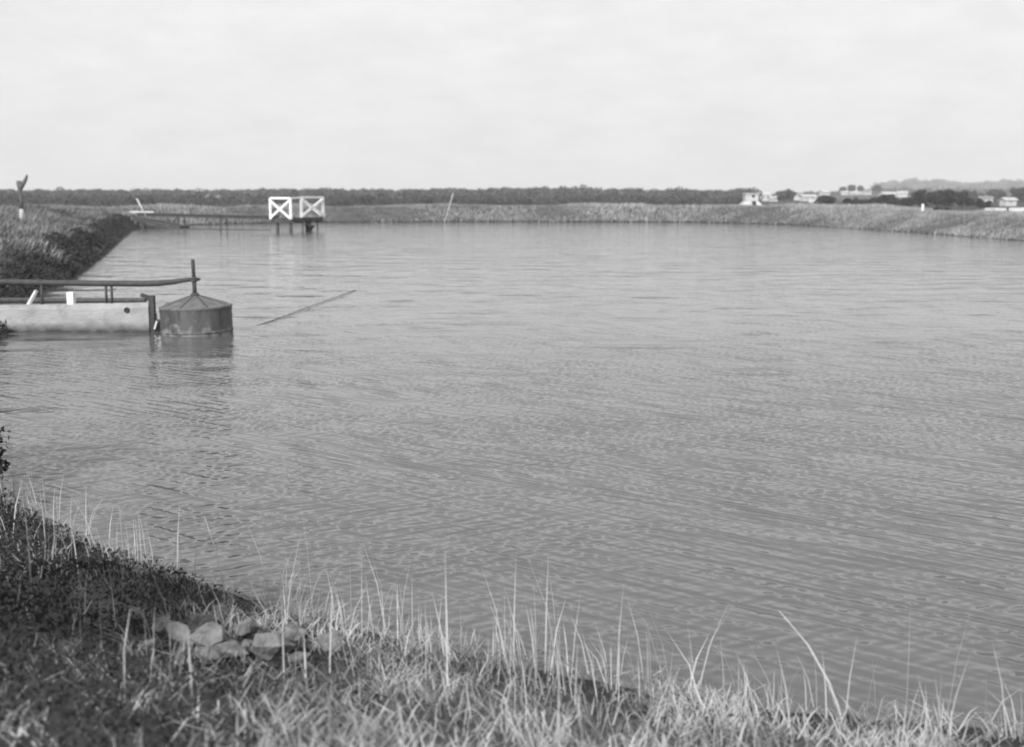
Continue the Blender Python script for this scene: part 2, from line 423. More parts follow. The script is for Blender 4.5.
def tree(name, loc, height, spread, label, cat, clumps=26, per=90, leaf=0.22, mat='scrub', trunk=0.35, group=None, flat=0.75, skew=0.0, lift=0.0):
    """tapered trunk with limbs and a crown of many leaf clumps; crown from trunk*height up"""
    x, y = loc; z = float(ground_z(np.array([x]), np.array([y]))[0])
    root = empty(name, (x, y, z)); tag(root, label, cat, group)
    cz = height*(trunk+(1-trunk)*0.5); rz = height*(1-trunk)*0.5
    u = RNG.normal(size=(clumps, 3)); u /= np.linalg.norm(u, axis=1)[:, None]
    rr = RNG.uniform(0.25, 0.8, clumps)**0.7
    cs = np.stack([u[:, 0]*rr*spread*0.5+skew*u[:, 2]*rr, u[:, 1]*rr*spread*0.5, cz+u[:, 2]*rr*rz], 1)
    rad = RNG.uniform(0.18, 0.34, clumps)*min(spread*0.5, rz*1.4)*1.25
    bm = bmesh.new()
    tr = 0.035*height+0.02
    add_tube(bm, [(0, 0, -0.15), (0.02*height, 0, height*trunk*0.5), (0, 0.02*height, height*trunk), (0, 0, cz)], [tr*1.3, tr, tr*0.8, tr*0.35], 7)
    for k in range(min(7, clumps)):
        c = cs[k]; add_tube(bm, [(0, 0, height*trunk*(0.7+0.04*k)), (c[0]*0.5, c[1]*0.5, (c[2]+height*trunk)*0.5), tuple(c)], [tr*0.5, tr*0.35, tr*0.12], 5)
    obj('trunk', bm, M['bark'], root, smooth=True)
    p = clump_points(cs, rad, per, flat)
    p[:, 2] = np.maximum(p[:, 2], 0.03)
    ti = np.clip(np.repeat(RNG.uniform(0.1, 0.9, clumps), per)+RNG.normal(0, 0.15, clumps*per), 0, 1)
    link('crown', leaf_mesh('crown', p, RNG.uniform(0.7, 1.3, len(p))*leaf, ti), M[mat], root)
    return root

def scatter(xlo, xhi, ylo, yhi, n, smin, smax):
    x = RNG.uniform(xlo, xhi, n); y = RNG.uniform(ylo, yhi, n); s = sdist(x, y)
    k = (s > smin) & (s < smax); return x[k], y[k], s[k]

# ------------------------------------------------------------------ intake channel: two low concrete walls and an end gate
ch = empty('intake_channel', (-7.16, 23.55, 0))
tag(ch, 'pale concrete channel wall standing in the water beside the conical float drum', 'channel wall')
bm = bmesh.new()
# front wall, slightly out of true: (dx, z_top) along its length
NXW, NZW = 64, 14
def wtop(dx): return 0.575+0.018*dx+0.016*float(fbm(np.array([dx*2.1]), np.array([1.5]), 5)-0.5)
rows = []
for i in range(NXW+1):
    dx = -4.2*(1-i/NXW); zt = wtop(dx); ring = []
    for k in range(NZW+1):
        zz = -0.7+(zt+0.7)*k/NZW; rd = 0.03*max(0, (k-NZW+1.0))
        ring.append((-0.03*max(0, 0.1-zz)+rd+0.022*float(fbm(np.array([dx*3]), np.array([zz*3]), 6)-0.5), zz))
    ring += [(0.11, zt+0.012), (0.20, zt), (0.22, zt-0.03), (0.22, -0.7)]
    en = 0.02*max(0, i-NXW+1)
    rows.append([bm.verts.new((dx, min(max(yy, -0.05+en), 0.22-en), zz-en*0.5*(zz > 0.5))) for yy, zz in ring])
for a, b in zip(rows, rows[1:]):
    m_ = len(a)
    for k in range(m_): bm.faces.new((a[k], b[k], b[(k+1) % m_], a[(k+1) % m_]))
bm.faces.new(rows[0]); bm.faces.new(rows[-1][::-1])
bmesh.ops.recalc_face_normals(bm, faces=bm.faces)
obj('front_wall', bm, M['stained_shaded_concrete'], ch)
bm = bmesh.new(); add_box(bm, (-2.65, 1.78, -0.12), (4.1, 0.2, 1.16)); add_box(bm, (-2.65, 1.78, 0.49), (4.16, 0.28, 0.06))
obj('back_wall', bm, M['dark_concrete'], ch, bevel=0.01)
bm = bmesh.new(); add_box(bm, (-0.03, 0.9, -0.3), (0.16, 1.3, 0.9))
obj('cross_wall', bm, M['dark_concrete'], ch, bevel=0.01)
bm = bmesh.new(); add_bar(bm, (0.05, 0.1, -0.6), (0.05, 0.1, 0.72), 0.11, 0.12, (0, 1, 0))
gp = obj('gate_post', bm, M['old_timber'], ch, bevel=0.01)
bm = bmesh.new(); add_bar(bm, (-0.16, 0.08, 0.735), (0.09, 0.1, 0.65), 0.1, 0.07); add_bar(bm, (0.02, 0.3, 0.0), (0.135, 0.06, 0.02), 0.04, 0.7)
obj('gate_latch', bm, M['old_timber'], ch, bevel=0.006)
bm = bmesh.new(); add_bar(bm, (0.10, 0.02, 0.06), (0.15, 0.02, 0.22), 0.03, 0.02, (0, 1, 0))
obj('pale_batten', bm, M['worn_white'], ch)
for hx, hz, hr in ((-0.42, 0.44, 0.05),):
    bm = bmesh.new(); prof2 = [(hr*1.1, -0.02), (hr*1.1, 0.008), (hr*0.9, 0.012), (hr*0.8, -0.005), (0, -0.005)]
    add_lathe(bm, prof2, 20); bmesh.ops.rotate(bm, verts=bm.verts, matrix=Matrix.Rotation(math.pi/2, 3, 'X'))
    o = obj('pipe_stub', bm, M['dark_opening'], ch, loc=(hx, -0.012, hz), smooth=False)
bm = bmesh.new(); add_box(bm, (-1.545, 0.11, 0.66), (0.13, 0.16, 0.25))
obj('white_block', bm, M['white_paint'], ch, bevel=0.015)
bm = bmesh.new(); add_bar(bm, (-2.42, 0.12, 0.5), (-2.30, 0.3, 0.8), 0.06, 0.05); 
obj('pale_stake', bm, M['worn_white'], ch)

# float arm: iron pipe from the bank to the float's mast
fa = empty('float_arm', (-8.0, 23.66, 0.55))
tag(fa, 'dark iron pipe arm on a double post reaching over the channel to the float mast', 'pipe')
ox, oy, oz = fa.location
bm = bmesh.new()
pp = [(-11.6, 23.72, 0.99), (-10, 23.7, 0.98), (-9, 23.68, 0.965), (-8, 23.66, 0.955), (-7.3, 23.62, 0.955), (-6.95, 23.58, 0.965), (-6.65, 23.55, 0.995), (-6.42, 23.53, 1.03), (-6.24, 23.52, 1.045)]
add_tube(bm, [(a-ox, b-oy, c-oz) for a, b, c in pp], [0.06]*6+[0.05, 0.042, 0.036], 12)
obj('pipe', bm, M['iron'], fa, smooth=True)
for dx in (-0.01, 0.10):
    bm = bmesh.new(); add_tube(bm, [(dx, 0, -0.02), (dx, 0, 0.37)], 0.026, 8); obj('post', bm, M['iron'], fa, smooth=True)
bm = bmesh.new(); add_tube(bm, [(-1.28, 0, -0.05), (-1.28, 0, 0.38)], 0.03, 8); obj('post', bm, M['iron'], fa, smooth=True)
bm = bmesh.new(); add_box(bm, (0.045, 0, 0.0), (0.2, 0.1, 0.03)); obj('foot_plate', bm, M['iron'], fa)

# float drum with conical lid and mast
fl = empty('float_drum', (-6.20, 23.5, 0), 0.0); fl.rotation_euler = (math.radians(-0.6), math.radians(-1.2), 0.5)
tag(fl, 'round riveted iron float drum with conical lid and mast riding in the water', 'float')
R = 0.69
bm = bmesh.new(); add_lathe(bm, [(R*0.98, -0.45), (R, -0.44), (R, 0.50), (R*0.985, 0.52)], 72)
body = obj('drum', bm, M['float'], fl, smooth=True)
mod = body.modifiers.new('edge', 'EDGE_SPLIT'); mod.split_angle = 0.6
bm = bmesh.new(); add_lathe(bm, [(R+0.012, 0.50), (R+0.014, 0.512), (R+0.012, 0.536), (R-0.03, 0.545), (0.05, 0.74), (0, 0.745)], 72)
lid = obj('lid', bm, M['sheet_iron'], fl, smooth=True); mod = lid.modifiers.new('edge', 'EDGE_SPLIT'); mod.split_angle = 0.5
for k in range(8):
    a = k*math.pi/4+0.1
    bm = bmesh.new(); add_bar(bm, ((R-0.03)*math.cos(a), (R-0.03)*math.sin(a), 0.548), (0.06*math.cos(a), 0.06*math.sin(a), 0.742), 0.022, 0.012)
    obj('seam', bm, M['float'] if k % 3 else M['iron'], lid)
for a in (-2.3, -1.15, 0.4, 2.0):
    bm = bmesh.new(); add_box(bm, ((R+0.002)*math.cos(a), (R+0.002)*math.sin(a), 0.25), (0.01, 0.05, 0.5), Matrix.Rotation(a, 4, 'Z')); so_ = obj('lap_seam', bm, M['float'], body)
bm = bmesh.new()
for k in range(64):
    a = k*2*math.pi/64; bmesh.ops.create_icosphere(bm, subdivisions=1, radius=0.009, matrix=Matrix.Translation(((R+0.004)*math.cos(a), (R+0.004)*math.sin(a), 0.46)))
rv = obj('rivets', bm, M['float'], body); rv['kind'] = 'stuff'
bm = bmesh.new(); add_lathe(bm, [(R, 0.03), (R+0.008, 0.035), (R+0.008, 0.075), (R, 0.08)], 72, False, False); obj('band', bm, M['float'], body, smooth=True)
bm = bmesh.new(); add_tube(bm, [(0, 0, 0.70), (0, 0, 1.10)], 0.042, 12); add_tube(bm, [(0, 0, 1.10), (0, 0, 1.44)], 0.034, 12)
ms = obj('mast', bm, M['iron'], fl, smooth=True)
bm = bmesh.new()
for k in range(5): add_lathe(bm, [(0.034, 1.12+k*0.06), (0.042, 1.13+k*0.06), (0.034, 1.15+k*0.06)], 12, False, False)
obj('thread_ring', bm, M['iron'], ms, smooth=True)
bm = bmesh.new(); add_lathe(bm, [(0.04, 1.0), (0.075, 1.005), (0.075, 1.075), (0.04, 1.085)], 12); add_bar(bm, (0.05, 0, 1.04), (0.12, 0.02, 1.045), 0.04, 0.05)
obj('clamp', bm, M['iron'], ms)
bm = bmesh.new(); add_lathe(bm, [(0.09, 0.72), (0.09, 0.755), (0.045, 0.79)], 16); obj('mast_socket', bm, M['iron'], ms)

# mooring line lying on the water
bm = bmesh.new()
add_tube(bm, [(-5.45, 24.2, -0.02), (-5.16, 25.5, 0.012), (-4.95, 27.8, 0.02), (-4.7, 30.6, 0.022), (-4.43, 33.7, 0.018), (-4.40, 34.1, -0.02)], 0.009, 6)
tag(obj('mooring_line', bm, M['rope'], smooth=True), 'thin dark line floating on the water out from the float drum', 'rope')

# ------------------------------------------------------------------ gauging platform with white cross-braced rails, and its walkway
C0 = Vector((-16.0, 88.0)); e1 = Vector((-1.70, 1.0)); e2 = Vector((1.80, 3.06))
pf = empty('gauging_platform', (C0.x, C0.y, 0)); tag(pf, 'small timber platform on posts with white cross-braced railings at the walkway end', 'platform')
DZ = 0.98
def P(a, b, z): v = e1*a+e2*b; return Vector((v.x, v.y, z))
bm = bmesh.new()
add_bar(bm, P(0.5, 0, DZ-0.14), P(0.5, 1, DZ-0.14), e1.length, 0.26)
obj('deck', bm, M['old_timber'], pf, bevel=0.01)
bm = bmesh.new()
for b in (0.02, 0.35, 0.66, 0.98): add_bar(bm, P(-0.08, b, DZ-0.33), P(1.08, b, DZ-0.33), 0.14, 0.12)
obj('cross_beam', bm, M['old_timber'], pf)
for a, b, r in ((0.16, 0.06, 0.14), (0.84, 0.08, 0.13), (0.05, 0.36, 0.05), (0.15, 0.9, 0.05), (0.75, 0.95, 0.10)):
    bm = bmesh.new(); p = P(a, b, 0); add_tube(bm, [(p.x, p.y, -1.6), (p.x, p.y, DZ-0.2)], r, 8); obj('leg', bm, M['old_timber'], pf, smooth=True)
p = P(0.1, 0.62, 0)
bm = bmesh.new(); add_lathe(bm, [(0.12, -0.05), (0.14, 0.0), (0.36, 0.34), (0.36, 0.40), (0.1, 0.42), (0.1, 0.85)], 14); obj('valve_hood', bm, M['iron'], pf, loc=(p.x, p.y, 0))
def panel(p0, p1, zb, zt, th=0.13, mat='white_paint', brace=True, mid=False):
    up = (p1-p0).normalized().cross(Vector((0, 0, 1)))
    def bar(name, a, b, t):
        bm = bmesh.new(); add_bar(bm, a, b, t, 0.06, up); o = obj(name, bm, M[mat], pf); return o
    z = lambda p, h: Vector((p.x, p.y, h))
    bar('rail_post', z(p0, zb), z(p0, zt), th*1.15); bar('rail_post', z(p1, zb), z(p1, zt), th*1.15)
    bar('top_rail', z(p0, zt+0.02), z(p1, zt+0.02), th*0.9)
    if brace:
        off = up*0.035
        bar('brace', z(p0, zb+0.1)+off, z(p1, zt-0.1)+off, th); bar('brace', z(p0, zt-0.1)+off*2.9, z(p1, zb+0.1)+off*2.9, th)
panel(P(0.99, -0.03, 0), P(0.01, -0.03, 0), DZ-0.12, 2.38, 0.155)
panel(P(-0.02, 0.28, 0), P(-0.02, 1.0, 0), DZ, 2.44, 0.15)
bm = bmesh.new(); add_bar(bm, P(-0.02, 0.0, 2.41), P(-0.02, 0.28, 2.45), 0.06, 0.1); obj('top_rail', bm, M['white_paint'], pf)
panel(P(1.0, 0.985, 0), P(0.03, 0.985, 0), DZ, 2.42, 0.09, 'worn_white')

wk = empty('walkway', (-29.6, 97.8, 0)); tag(wk, 'long narrow dark timber walkway from the left bank to the platform', 'walkway')
A = Vector((-17.55, 89.35, DZ-0.04)); B = Vector((-30.1, 98.2, 1.02)); o0 = Vector(wk.location)
d = (B-A); side = Vector((-d.y, d.x, 0)).normalized()
for s in (-0.35, 0.35):
    bm = bmesh.new(); add_bar(bm, A+side*s-o0, B+side*s-o0, 0.1, 0.2); obj('beam', bm, M['old_timber'], wk)
bm = bmesh.new(); add_bar(bm, A-o0+Vector((0, 0, 0.135)), B-o0+Vector((0, 0, 0.135)), 0.95, 0.06); obj('deck', bm, M['old_timber'], wk)
for f in (0.36, 0.68):
    for s in (-0.33, 0.33):
        bm = bmesh.new(); p = A+d*f+side*s-o0; add_tube(bm, [(p.x, p.y, -1.8), (p.x, p.y, p.z-0.02)], 0.05, 7); obj('post', bm, M['old_timber'], wk)

rp = empty('timber_ramp', (-28.2, 95.8, 0.3)); tag(rp, 'short dark timber ramp sloping into the water below the walkway', 'ramp')
bm = bmesh.new(); add_bar(bm, (-1.6, 0.6, 0.42), (2.5, -0.9, -0.22), 1.3, 0.22); obj('planking', bm, M['old_timber'], rp)
bm = bmesh.new(); add_bar(bm, (-1.0, -0.1, -0.6), (-1.0, -0.1, 0.3), 0.2, 0.2, (0, 1, 0)); obj('bearer', bm, M['old_timber'], rp)

bm = bmesh.new(); add_tube(bm, [(-29.5, 96.3, 0.06), (-26, 93.9, 0.01), (-22, 92.2, 0.02), (-18.2, 90.9, 0.0)], 0.05, 8)
tag(obj('floating_pipe', bm, M['iron'], smooth=True), 'thin dark pipe lying along the water below the walkway', 'pipe')

# leaning pole and plank at the walkway's shore end
bm = bmesh.new(); add_tube(bm, [(-28.75, 95.0, 1.0), (-29.4, 95.0, 2.35)], 0.045, 8)
tag(obj('leaning_pole', bm, M['worn_white'], smooth=True), 'thin pale pole leaning left at the shore end of the walkway', 'pole')
bm = bmesh.new(); add_box(bm, (-29.1, 95.2, 1.30), (1.9, 0.25, 0.09)); tag(obj('plank', bm, M['worn_white'], bevel=0.01), 'pale plank lying on the grass at the foot of the leaning pole', 'plank')
bm = bmesh.new(); add_tube(bm, [(-6.6, 117.0, -0.2), (-5.7, 117.4, 2.75)], 0.03, 8)
tag(obj('gauge_staff', bm, M['worn_white'], smooth=True), 'thin pale staff leaning right at the water edge of the far bank', 'pole')

# ------------------------------------------------------------------ forked dead tree on the left bank
st = empty('dead_tree', (-24.3, 60, 1.55)); tag(st, 'bare forked dead tree trunk standing on the left bank against the sky', 'dead tree')
bm = bmesh.new()
add_tube(bm, [(0, 0, 0.4), (0.02, 0, 0.9), (-0.02, 0, 1.35), (-0.03, 0, 1.6)], [0.09, 0.085, 0.10, 0.13], 9)
obj('trunk', bm, M['bark'], st, smooth=True)
bm = bmesh.new(); add_tube(bm, [(0.0, 0, -0.2), (-0.01, 0, 0.1), (0.0, 0, 0.42)], [0.15, 0.11, 0.094], 9); obj('bare_base', bm, M['pale_bark'], st, smooth=True)
bm = bmesh.new(); add_tube(bm, [(-0.02, 0, 1.42), (0.16, 0.02, 1.66), (0.30, 0.03, 1.9), (0.36, 0.05, 2.08)], [0.13, 0.105, 0.08, 0.045], 8); obj('limb', bm, M['bark'], st, smooth=True)
bm = bmesh.new(); add_tube(bm, [(-0.03, 0, 1.5), (-0.07, 0, 1.68), (-0.12, 0, 1.79)], [0.12, 0.11, 0.06], 8); obj('limb', bm, M['bark'], st, smooth=True)
bm = bmesh.new(); add_tube(bm, [(0.0, 0, 1.55), (0.02, 0, 1.73), (0.0, 0, 1.80)], [0.1, 0.08, 0.04], 7); obj('limb', bm, M['bark'], st, smooth=True)

# ------------------------------------------------------------------ things on and beyond the far bank
def gz(x, y): return float(ground_z(np.array([x]), np.array([y]))[0])
vh = empty('valve_house', (24.3, 123.5, gz(24.3, 123.5)-0.05)); vh.scale = (1.3, 1.3, 1.3); tag(vh, 'small pale valve house with sloping base and dark door on the far bank', 'valve house')
bm = bmesh.new()
b0 = [bm.verts.new(v) for v in ((-1.15, -1.1, 0), (1.15, -1.1, 0), (1.15, 1.1, 0), (-1.15, 1.1, 0))]
b1 = [bm.verts.new(v) for v in ((-0.5, -0.5, 0.58), (0.5, -0.5, 0.58), (0.5, 0.5, 0.58), (-0.5, 0.5, 0.58))]
for k in range(4): bm.faces.new((b0[k], b0[(k+1) % 4], b1[(k+1) % 4], b1[k]))
bm.faces.new(b1); obj('base', bm, M['pale_wall'], vh)
bm = bmesh.new(); add_box(bm, (0, 0, 0.85), (1.0, 1.0, 0.6)); obj('wall', bm, M['pale_wall'], vh)
bm = bmesh.new(); add_box(bm, (0, 0, 1.18), (1.14, 1.14, 0.08)); obj('roof', bm, M['pale_roof'], vh)
bm = bmesh.new(); add_box(bm, (0.1, -0.85, 0.36), (0.2, 0.8, 0.5)); obj('door', bm, M['dark_opening'], vh)
bm = bmesh.new(); add_box(bm, (0.12, -0.5, 0.98), (0.22, 0.04, 0.18)); obj('window', bm, M['dark_opening'], vh)

bm = bmesh.new(); zz = gz(32.2, 95); add_box(bm, (32.2, 95, zz+0.28), (0.15, 0.15, 0.75)); add_box(bm, (32.2, 95, zz+0.68), (0.19, 0.19, 0.05))
tag(obj('marker_post', bm, M['white_paint'], bevel=0.01), 'white painted marker post on the right bank before the dark trees', 'post')

def house(loc, wd, dp, h, rh, rz, label, roof='pale_roof', wall='pale_wall', cat='house', dz=0.0, windows=2):
    wd, dp, h, rh = wd*0.85, dp*0.85, h*0.8, rh*0.85
    x, y = loc; r = empty(cat.replace(' ', '_'), (x, y, gz(x, y)+dz), rz); tag(r, label, cat, 'buildings beyond the reservoir')
    bm = bmesh.new(); v = [(-wd/2, -dp/2), (wd/2, -dp/2), (wd/2, dp/2), (-wd/2, dp/2)]
    lo = [bm.verts.new((a, b, -1.5)) for a, b in v]; hi = [bm.verts.new((a, b, h)) for a, b in v]
    for k in range(4): bm.faces.new((lo[k], lo[(k+1) % 4], hi[(k+1) % 4], hi[k]))
    g1 = bm.verts.new((-wd/2, 0, h+rh)); g2 = bm.verts.new((wd/2, 0, h+rh))
    bm.faces.new((hi[3], hi[0], g1)); bm.faces.new((hi[1], hi[2], g2)); obj('wall', bm, M[wall], r)
    bm = bmesh.new(); e = 0.35
    for s in (-1, 1):
        k = (dp/2+e)/(dp/2); a = (-wd/2-e, s*(dp/2+e), h+rh-rh*k+0.06); b = (wd/2+e, s*(dp/2+e), h+rh-rh*k+0.06)
        c = (wd/2+e, 0, h+rh+0.06); d_ = (-wd/2-e, 0, h+rh+0.06)
        vv = [bm.verts.new(q) for q in (a, b, c, d_)]; f = bm.faces.new(vv)
    bmesh.ops.remove_doubles(bm, verts=bm.verts, dist=0.001)
    ex = bmesh.ops.extrude_face_region(bm, geom=bm.faces[:])
    bmesh.ops.translate(bm, verts=[q for q in ex['geom'] if isinstance(q, bmesh.types.BMVert)], vec=(0, 0, 0.1))
    bmesh.ops.recalc_face_normals(bm, faces=bm.faces); obj('roof', bm, M[roof], r)
    for k in range(windows):
        bm = bmesh.new(); add_box(bm, (wd*((k+0.7)/(windows+0.4)-0.5), -dp/2-0.02, h*0.52), (wd*0.08, 0.06, h*0.3)); obj('window', bm, M['dark_opening'], r)
    return r
def from_px(px, dist): return ((px-512)/1200*dist/math.cos(0), dist)     # bearing and distance of a far building
for px, dist, wd, dp, h, rh, rz, dz, label, roof in (
    (761, 500, 6.0, 5, 2.6, 1.0, 0.1, 0.4, 'long pale roofed house just right of the valve house', 'pale_roof'),
    (770, 470, 3.6, 3, 1.4, 0.7, 0.3, 0.2, 'low pale shed left of the round tree', 'pale_roof'),
    (795, 520, 4.2, 4, 2.4, 0.9, -0.2, 0.3, 'narrow pale house just right of the round tree', 'mid_roof'),
    (805, 480, 7.0, 4, 1.9, 0.8, 0.2, 0.2, 'broad low pale house left of the dark bush', 'pale_roof'),
    (810, 300, 2.4, 2, 0.9, 0.4, 0.1, 0.2, 'tiny pale hut close behind the bank beside the dark bush', 'pale_roof'),
    (821, 560, 4.0, 4, 3.4, 1.0, 0.3, 0.3, 'pale house rising behind the dark bush', 'pale_roof'),
    (841, 740, 5.0, 4, 1.9, 0.9, 0.0, 0.0, 'small pale ridge house at the left of the three thin trees', 'pale_roof'),
    (851, 720, 8.0, 5, 1.8, 1.0, 0.1, -0.4, 'long pale ridge house below the three thin trees', 'pale_roof'),
    (863, 740, 6.0, 4, 1.9, 0.9, -0.2, 0.0, 'small pale ridge house at the right of the three thin trees', 'mid_roof'),
    (884, 560, 8.0, 5, 1.7, 1.0, 0.15, 0.4, 'broad white roofed house above the hedge', 'pale_roof'),
    (898, 580, 5.0, 4, 1.7, 0.9, -0.2, 0.6, 'small white roofed house left of the tall dark trees', 'pale_roof'),
    (980, 420, 5.0, 4, 1.5, 0.7, 0.0, 0.3, 'low pale shed right of the tall dark trees', 'mid_roof'),
    (1003, 300, 3.6, 3, 1.3, 0.6, 0.2, 0.4, 'pale shed near the right edge of the picture', 'pale_roof'),
    (182, 330, 1.8, 2, 1.0, 0.5, 0.0, 0.4, 'tiny pale hut before the wood above the walkway', 'pale_roof'),
    (216, 360, 4.8, 3, 0.9, 0.6, 0.2, 1.2, 'low pale roofed hut before the wood left of the platform', 'mid_roof')):
    house(from_px(px, dist), wd, dp, h, rh, rz, label, roof, cat='house' if wd > 3.8 else 'hut', dz=dz, windows=2 if wd > 3.8 else 1)

# pale fence boards by the right edge
for px, dist, wd, hh, lab in ((991, 150, 2.6, 0.45, 'low pale wall behind the right bank, the left one of two'), (1014, 140, 2.2, 0.5, 'low pale wall behind the right bank at the picture edge')):
    x, y = from_px(px, dist); bm = bmesh.new(); z0 = 2.7-(210-194)/1200*dist
    add_box(bm, (x, y, z0-0.3), (wd, 0.2, hh+0.6)); add_box(bm, (x, y, z0+hh/2+0.03), (wd+0.1, 0.3, 0.06)); tag(obj('low_wall', bm, M['worn_white'], bevel=0.01), lab, 'wall')

# individual trees
TL = [
    ('round_tree', 782, 420, 4.6, 7.2, 'round crowned tree standing alone between the pale houses', 'tree', 'scrub'),
    ('dark_bush', 823, 230, 2.7, 3.6, 'dark pointed bush close behind the far bank', 'bush', 'dark_leaf'),
    ('hedge_bush', 850, 240, 1.9, 5.0, 'low dark bush, leftmost of the hedge row', 'bush', 'dark_leaf'),
    ('hedge_bush', 868, 245, 2.1, 4.4, 'low dark bush, second of the hedge row from the left', 'bush', 'dark_leaf'),
    ('hedge_bush', 886, 240, 3.0, 5.2, 'domed dark bush, tallest of the hedge row', 'bush', 'dark_leaf'),
    ('hedge_bush', 902, 240, 2.1, 4.0, 'low dark bush between the hedge dome and the tall trees', 'bush', 'dark_leaf'),
    ('dark_tree', 920, 250, 3.9, 5.2, 'tall dark tree, leftmost of the dense clump', 'tree', 'dark_leaf'),
    ('dark_tree', 933, 262, 3.7, 5.0, 'dense dark tree, second in the clump from the left', 'tree', 'dark_leaf'),
    ('dark_tree', 945, 252, 4.1, 5.6, 'tall dark tree in the middle of the dense clump', 'tree', 'dark_leaf'),
    ('dark_tree', 958, 256, 3.4, 5.0, 'dark tree at the right end of the dense clump', 'tree', 'dark_leaf'),
    ('hedge_bush', 976, 250, 1.8, 5.4, 'long low dark bush right of the dense clump', 'bush', 'dark_leaf'),
    ('pale_tree', 968, 430, 4.8, 9.0, 'greyish tree behind the right end of the dense clump', 'tree', 'scrub'),
    ('pale_tree', 990, 460, 4.6, 9.0, 'greyish broad tree behind the right hand sheds', 'tree', 'scrub'),
    ('pale_tree', 1015, 380, 5.2, 8.0, 'greyish tree at the right edge of the picture', 'tree', 'scrub'),
    ('ridge_tree', 839, 760, 5.0, 4.4, 'thin tree on the ridge, leftmost of three behind the houses', 'tree', 'scrub'),
    ('ridge_tree', 847.5, 765, 6.2, 5.0, 'thin tree on the ridge, middle of three behind the houses', 'tree', 'scrub'),
    ('ridge_tree', 856.5, 750, 5.4, 3.6, 'thin tree on the ridge, rightmost of three behind the houses', 'tree', 'scrub'),
    ('ridge_tree', 873, 700, 5.2, 6.0, 'rounded tree on the ridge left of the white roofed house', 'tree', 'scrub'),
    ('bank_bush', 938, 95, 0.45, 1.5, 'small dark bush on the grassy right bank', 'bush', 'dark_leaf'),
]
for nm, px, dist, h, sp, lab, cat, mt in TL:
    tree(nm, from_px(px, dist), h, sp, lab, cat, clumps=30, per=70, leaf=max(0.12, 0.0011*dist), mat=mt,
         trunk={'tree': 0.08, 'bush': 0.03}[cat] if nm != 'ridge_tree' else 0.42, group={'tree': 'trees beyond the reservoir', 'bush': 'bushes beyond the reservoir'}[cat])

# the far scrub wood: reads as one dark mass along the horizon
def wood(name, n, az0, az1, dfun, hfun, rad, per, leaf, mat, label, cut=None):
    az = np.radians(RNG.uniform(az0, az1, n)); dist = dfun(np.degrees(az), n)
    x = np.tan(az)*dist; y = dist; h = hfun(np.degrees(az), n)
    z0 = ground_z(x, y)
    k = RNG.integers(2, 5, n); xs = []; rs = []; tn = []
    for i in range(n):
        t0 = RNG.uniform(0.15, 0.85)
        for j in range(k[i]):
            f = (j+0.5)/k[i]
            r = rad*RNG.uniform(0.7, 1.25)
            xs.append((x[i]+RNG.normal(0, rad*0.6), y[i]+RNG.normal(0, rad*0.6), z0[i]+max(0.1, h[i]*f*RNG.uniform(0.85, 1.1)-r*0.3))); rs.append(r); tn.append(np.clip(t0+RNG.normal(0, 0.2), 0, 1))
    p = clump_points(np.array(xs), np.array(rs), per, 0.7)
    ti = np.clip(np.repeat(np.array(tn), per)+RNG.normal(0, 0.12, len(p)), 0, 1)
    o = link(name, leaf_mesh(name, p, RNG.uniform(0.7, 1.3, len(p))*leaf, ti, 1.3), M[mat]); tag(o, label, 'wood', None, 'stuff'); return o
def px_az(px): return math.degrees(math.atan((px-512)/1200))
wood('near_scrub', 900, px_az(-60), px_az(740), lambda a, n: 260+40*fbm(a*0.4, a*0, 4)+RNG.uniform(0, 45, n),
     lambda a, n: 1.6+1.1*fbm(a*0.8, a*0+3, 8)+RNG.normal(0, 0.25, n)+0.9*sstep(px_az(200), px_az(-60), a), 1.3, 50, 0.34, 'scrub', 'dark belt of scrub behind the far bank')
wood('far_wood', 1900, px_az(-60), px_az(750), lambda a, n: 430+RNG.uniform(0, 260, n),
     lambda a, n: 4.0+1.2*fbm(a*1.1, a*0+7, 12)+0.9*np.exp(-((a-px_az(540))/4.5)**2)+RNG.normal(0, 0.25, n), 1.8, 55, 0.6, 'far_scrub', 'long grey wood along the horizon')
wood('ridge_wood', 420, px_az(742), px_az(1090), lambda a, n: RNG.uniform(820, 1100, n), lambda a, n: RNG.uniform(0.8, 2.6, n), 3.0, 40, 1.1, 'far_scrub', 'thin grey wood behind the ridge houses')
wood('hill_wood', 300, px_az(870), px_az(1080), lambda a, n: RNG.uniform(900, 2250, n), lambda a, n: RNG.uniform(2, 5, n), 5.0, 22, 2.4, 'far_scrub', 'pale scrub scattered over the distant hill')

# ------------------------------------------------------------------ grass on the far and left banks
def bank_grass(name, xs, n, smax, h0, wd, lab, mat='bank_grass', lean=0.35, patch=0.25, smin=0.02, hmul=None, slim=None):
    x, y, s = scatter(*xs, n, smin, smax)
    if slim is not None: k = slim(x, y, s); x, y, s = x[k], y[k], s[k]
    z = ground_z(x, y)
    m = fbm(x*patch, y*patch, 31); m2 = fbm(x*1.3, y*1.3, 37)
    h = h0*(0.4+1.2*sstep(0.2, 0.8, m))*RNG.uniform(0.6, 1.3, len(x))
    if hmul is not None: h = h*hmul(x, y, s)
    t = np.clip(0.10+1.2*(m-0.3)+0.8*(m2-0.5)+RNG.normal(0, 0.09, len(x)), 0, 1)
    ln = np.clip(RNG.normal(lean, 0.2, len(x)), 0, 0.95); an = RNG.normal(0.3, 1.2, len(x))
    o = blades(name, np.stack([x, y, z-0.03], 1), h, wd*RNG.uniform(0.6, 1.4, len(x)), ln, an, M[mat], t); tag(o, lab, 'grass', None, 'stuff'); return o
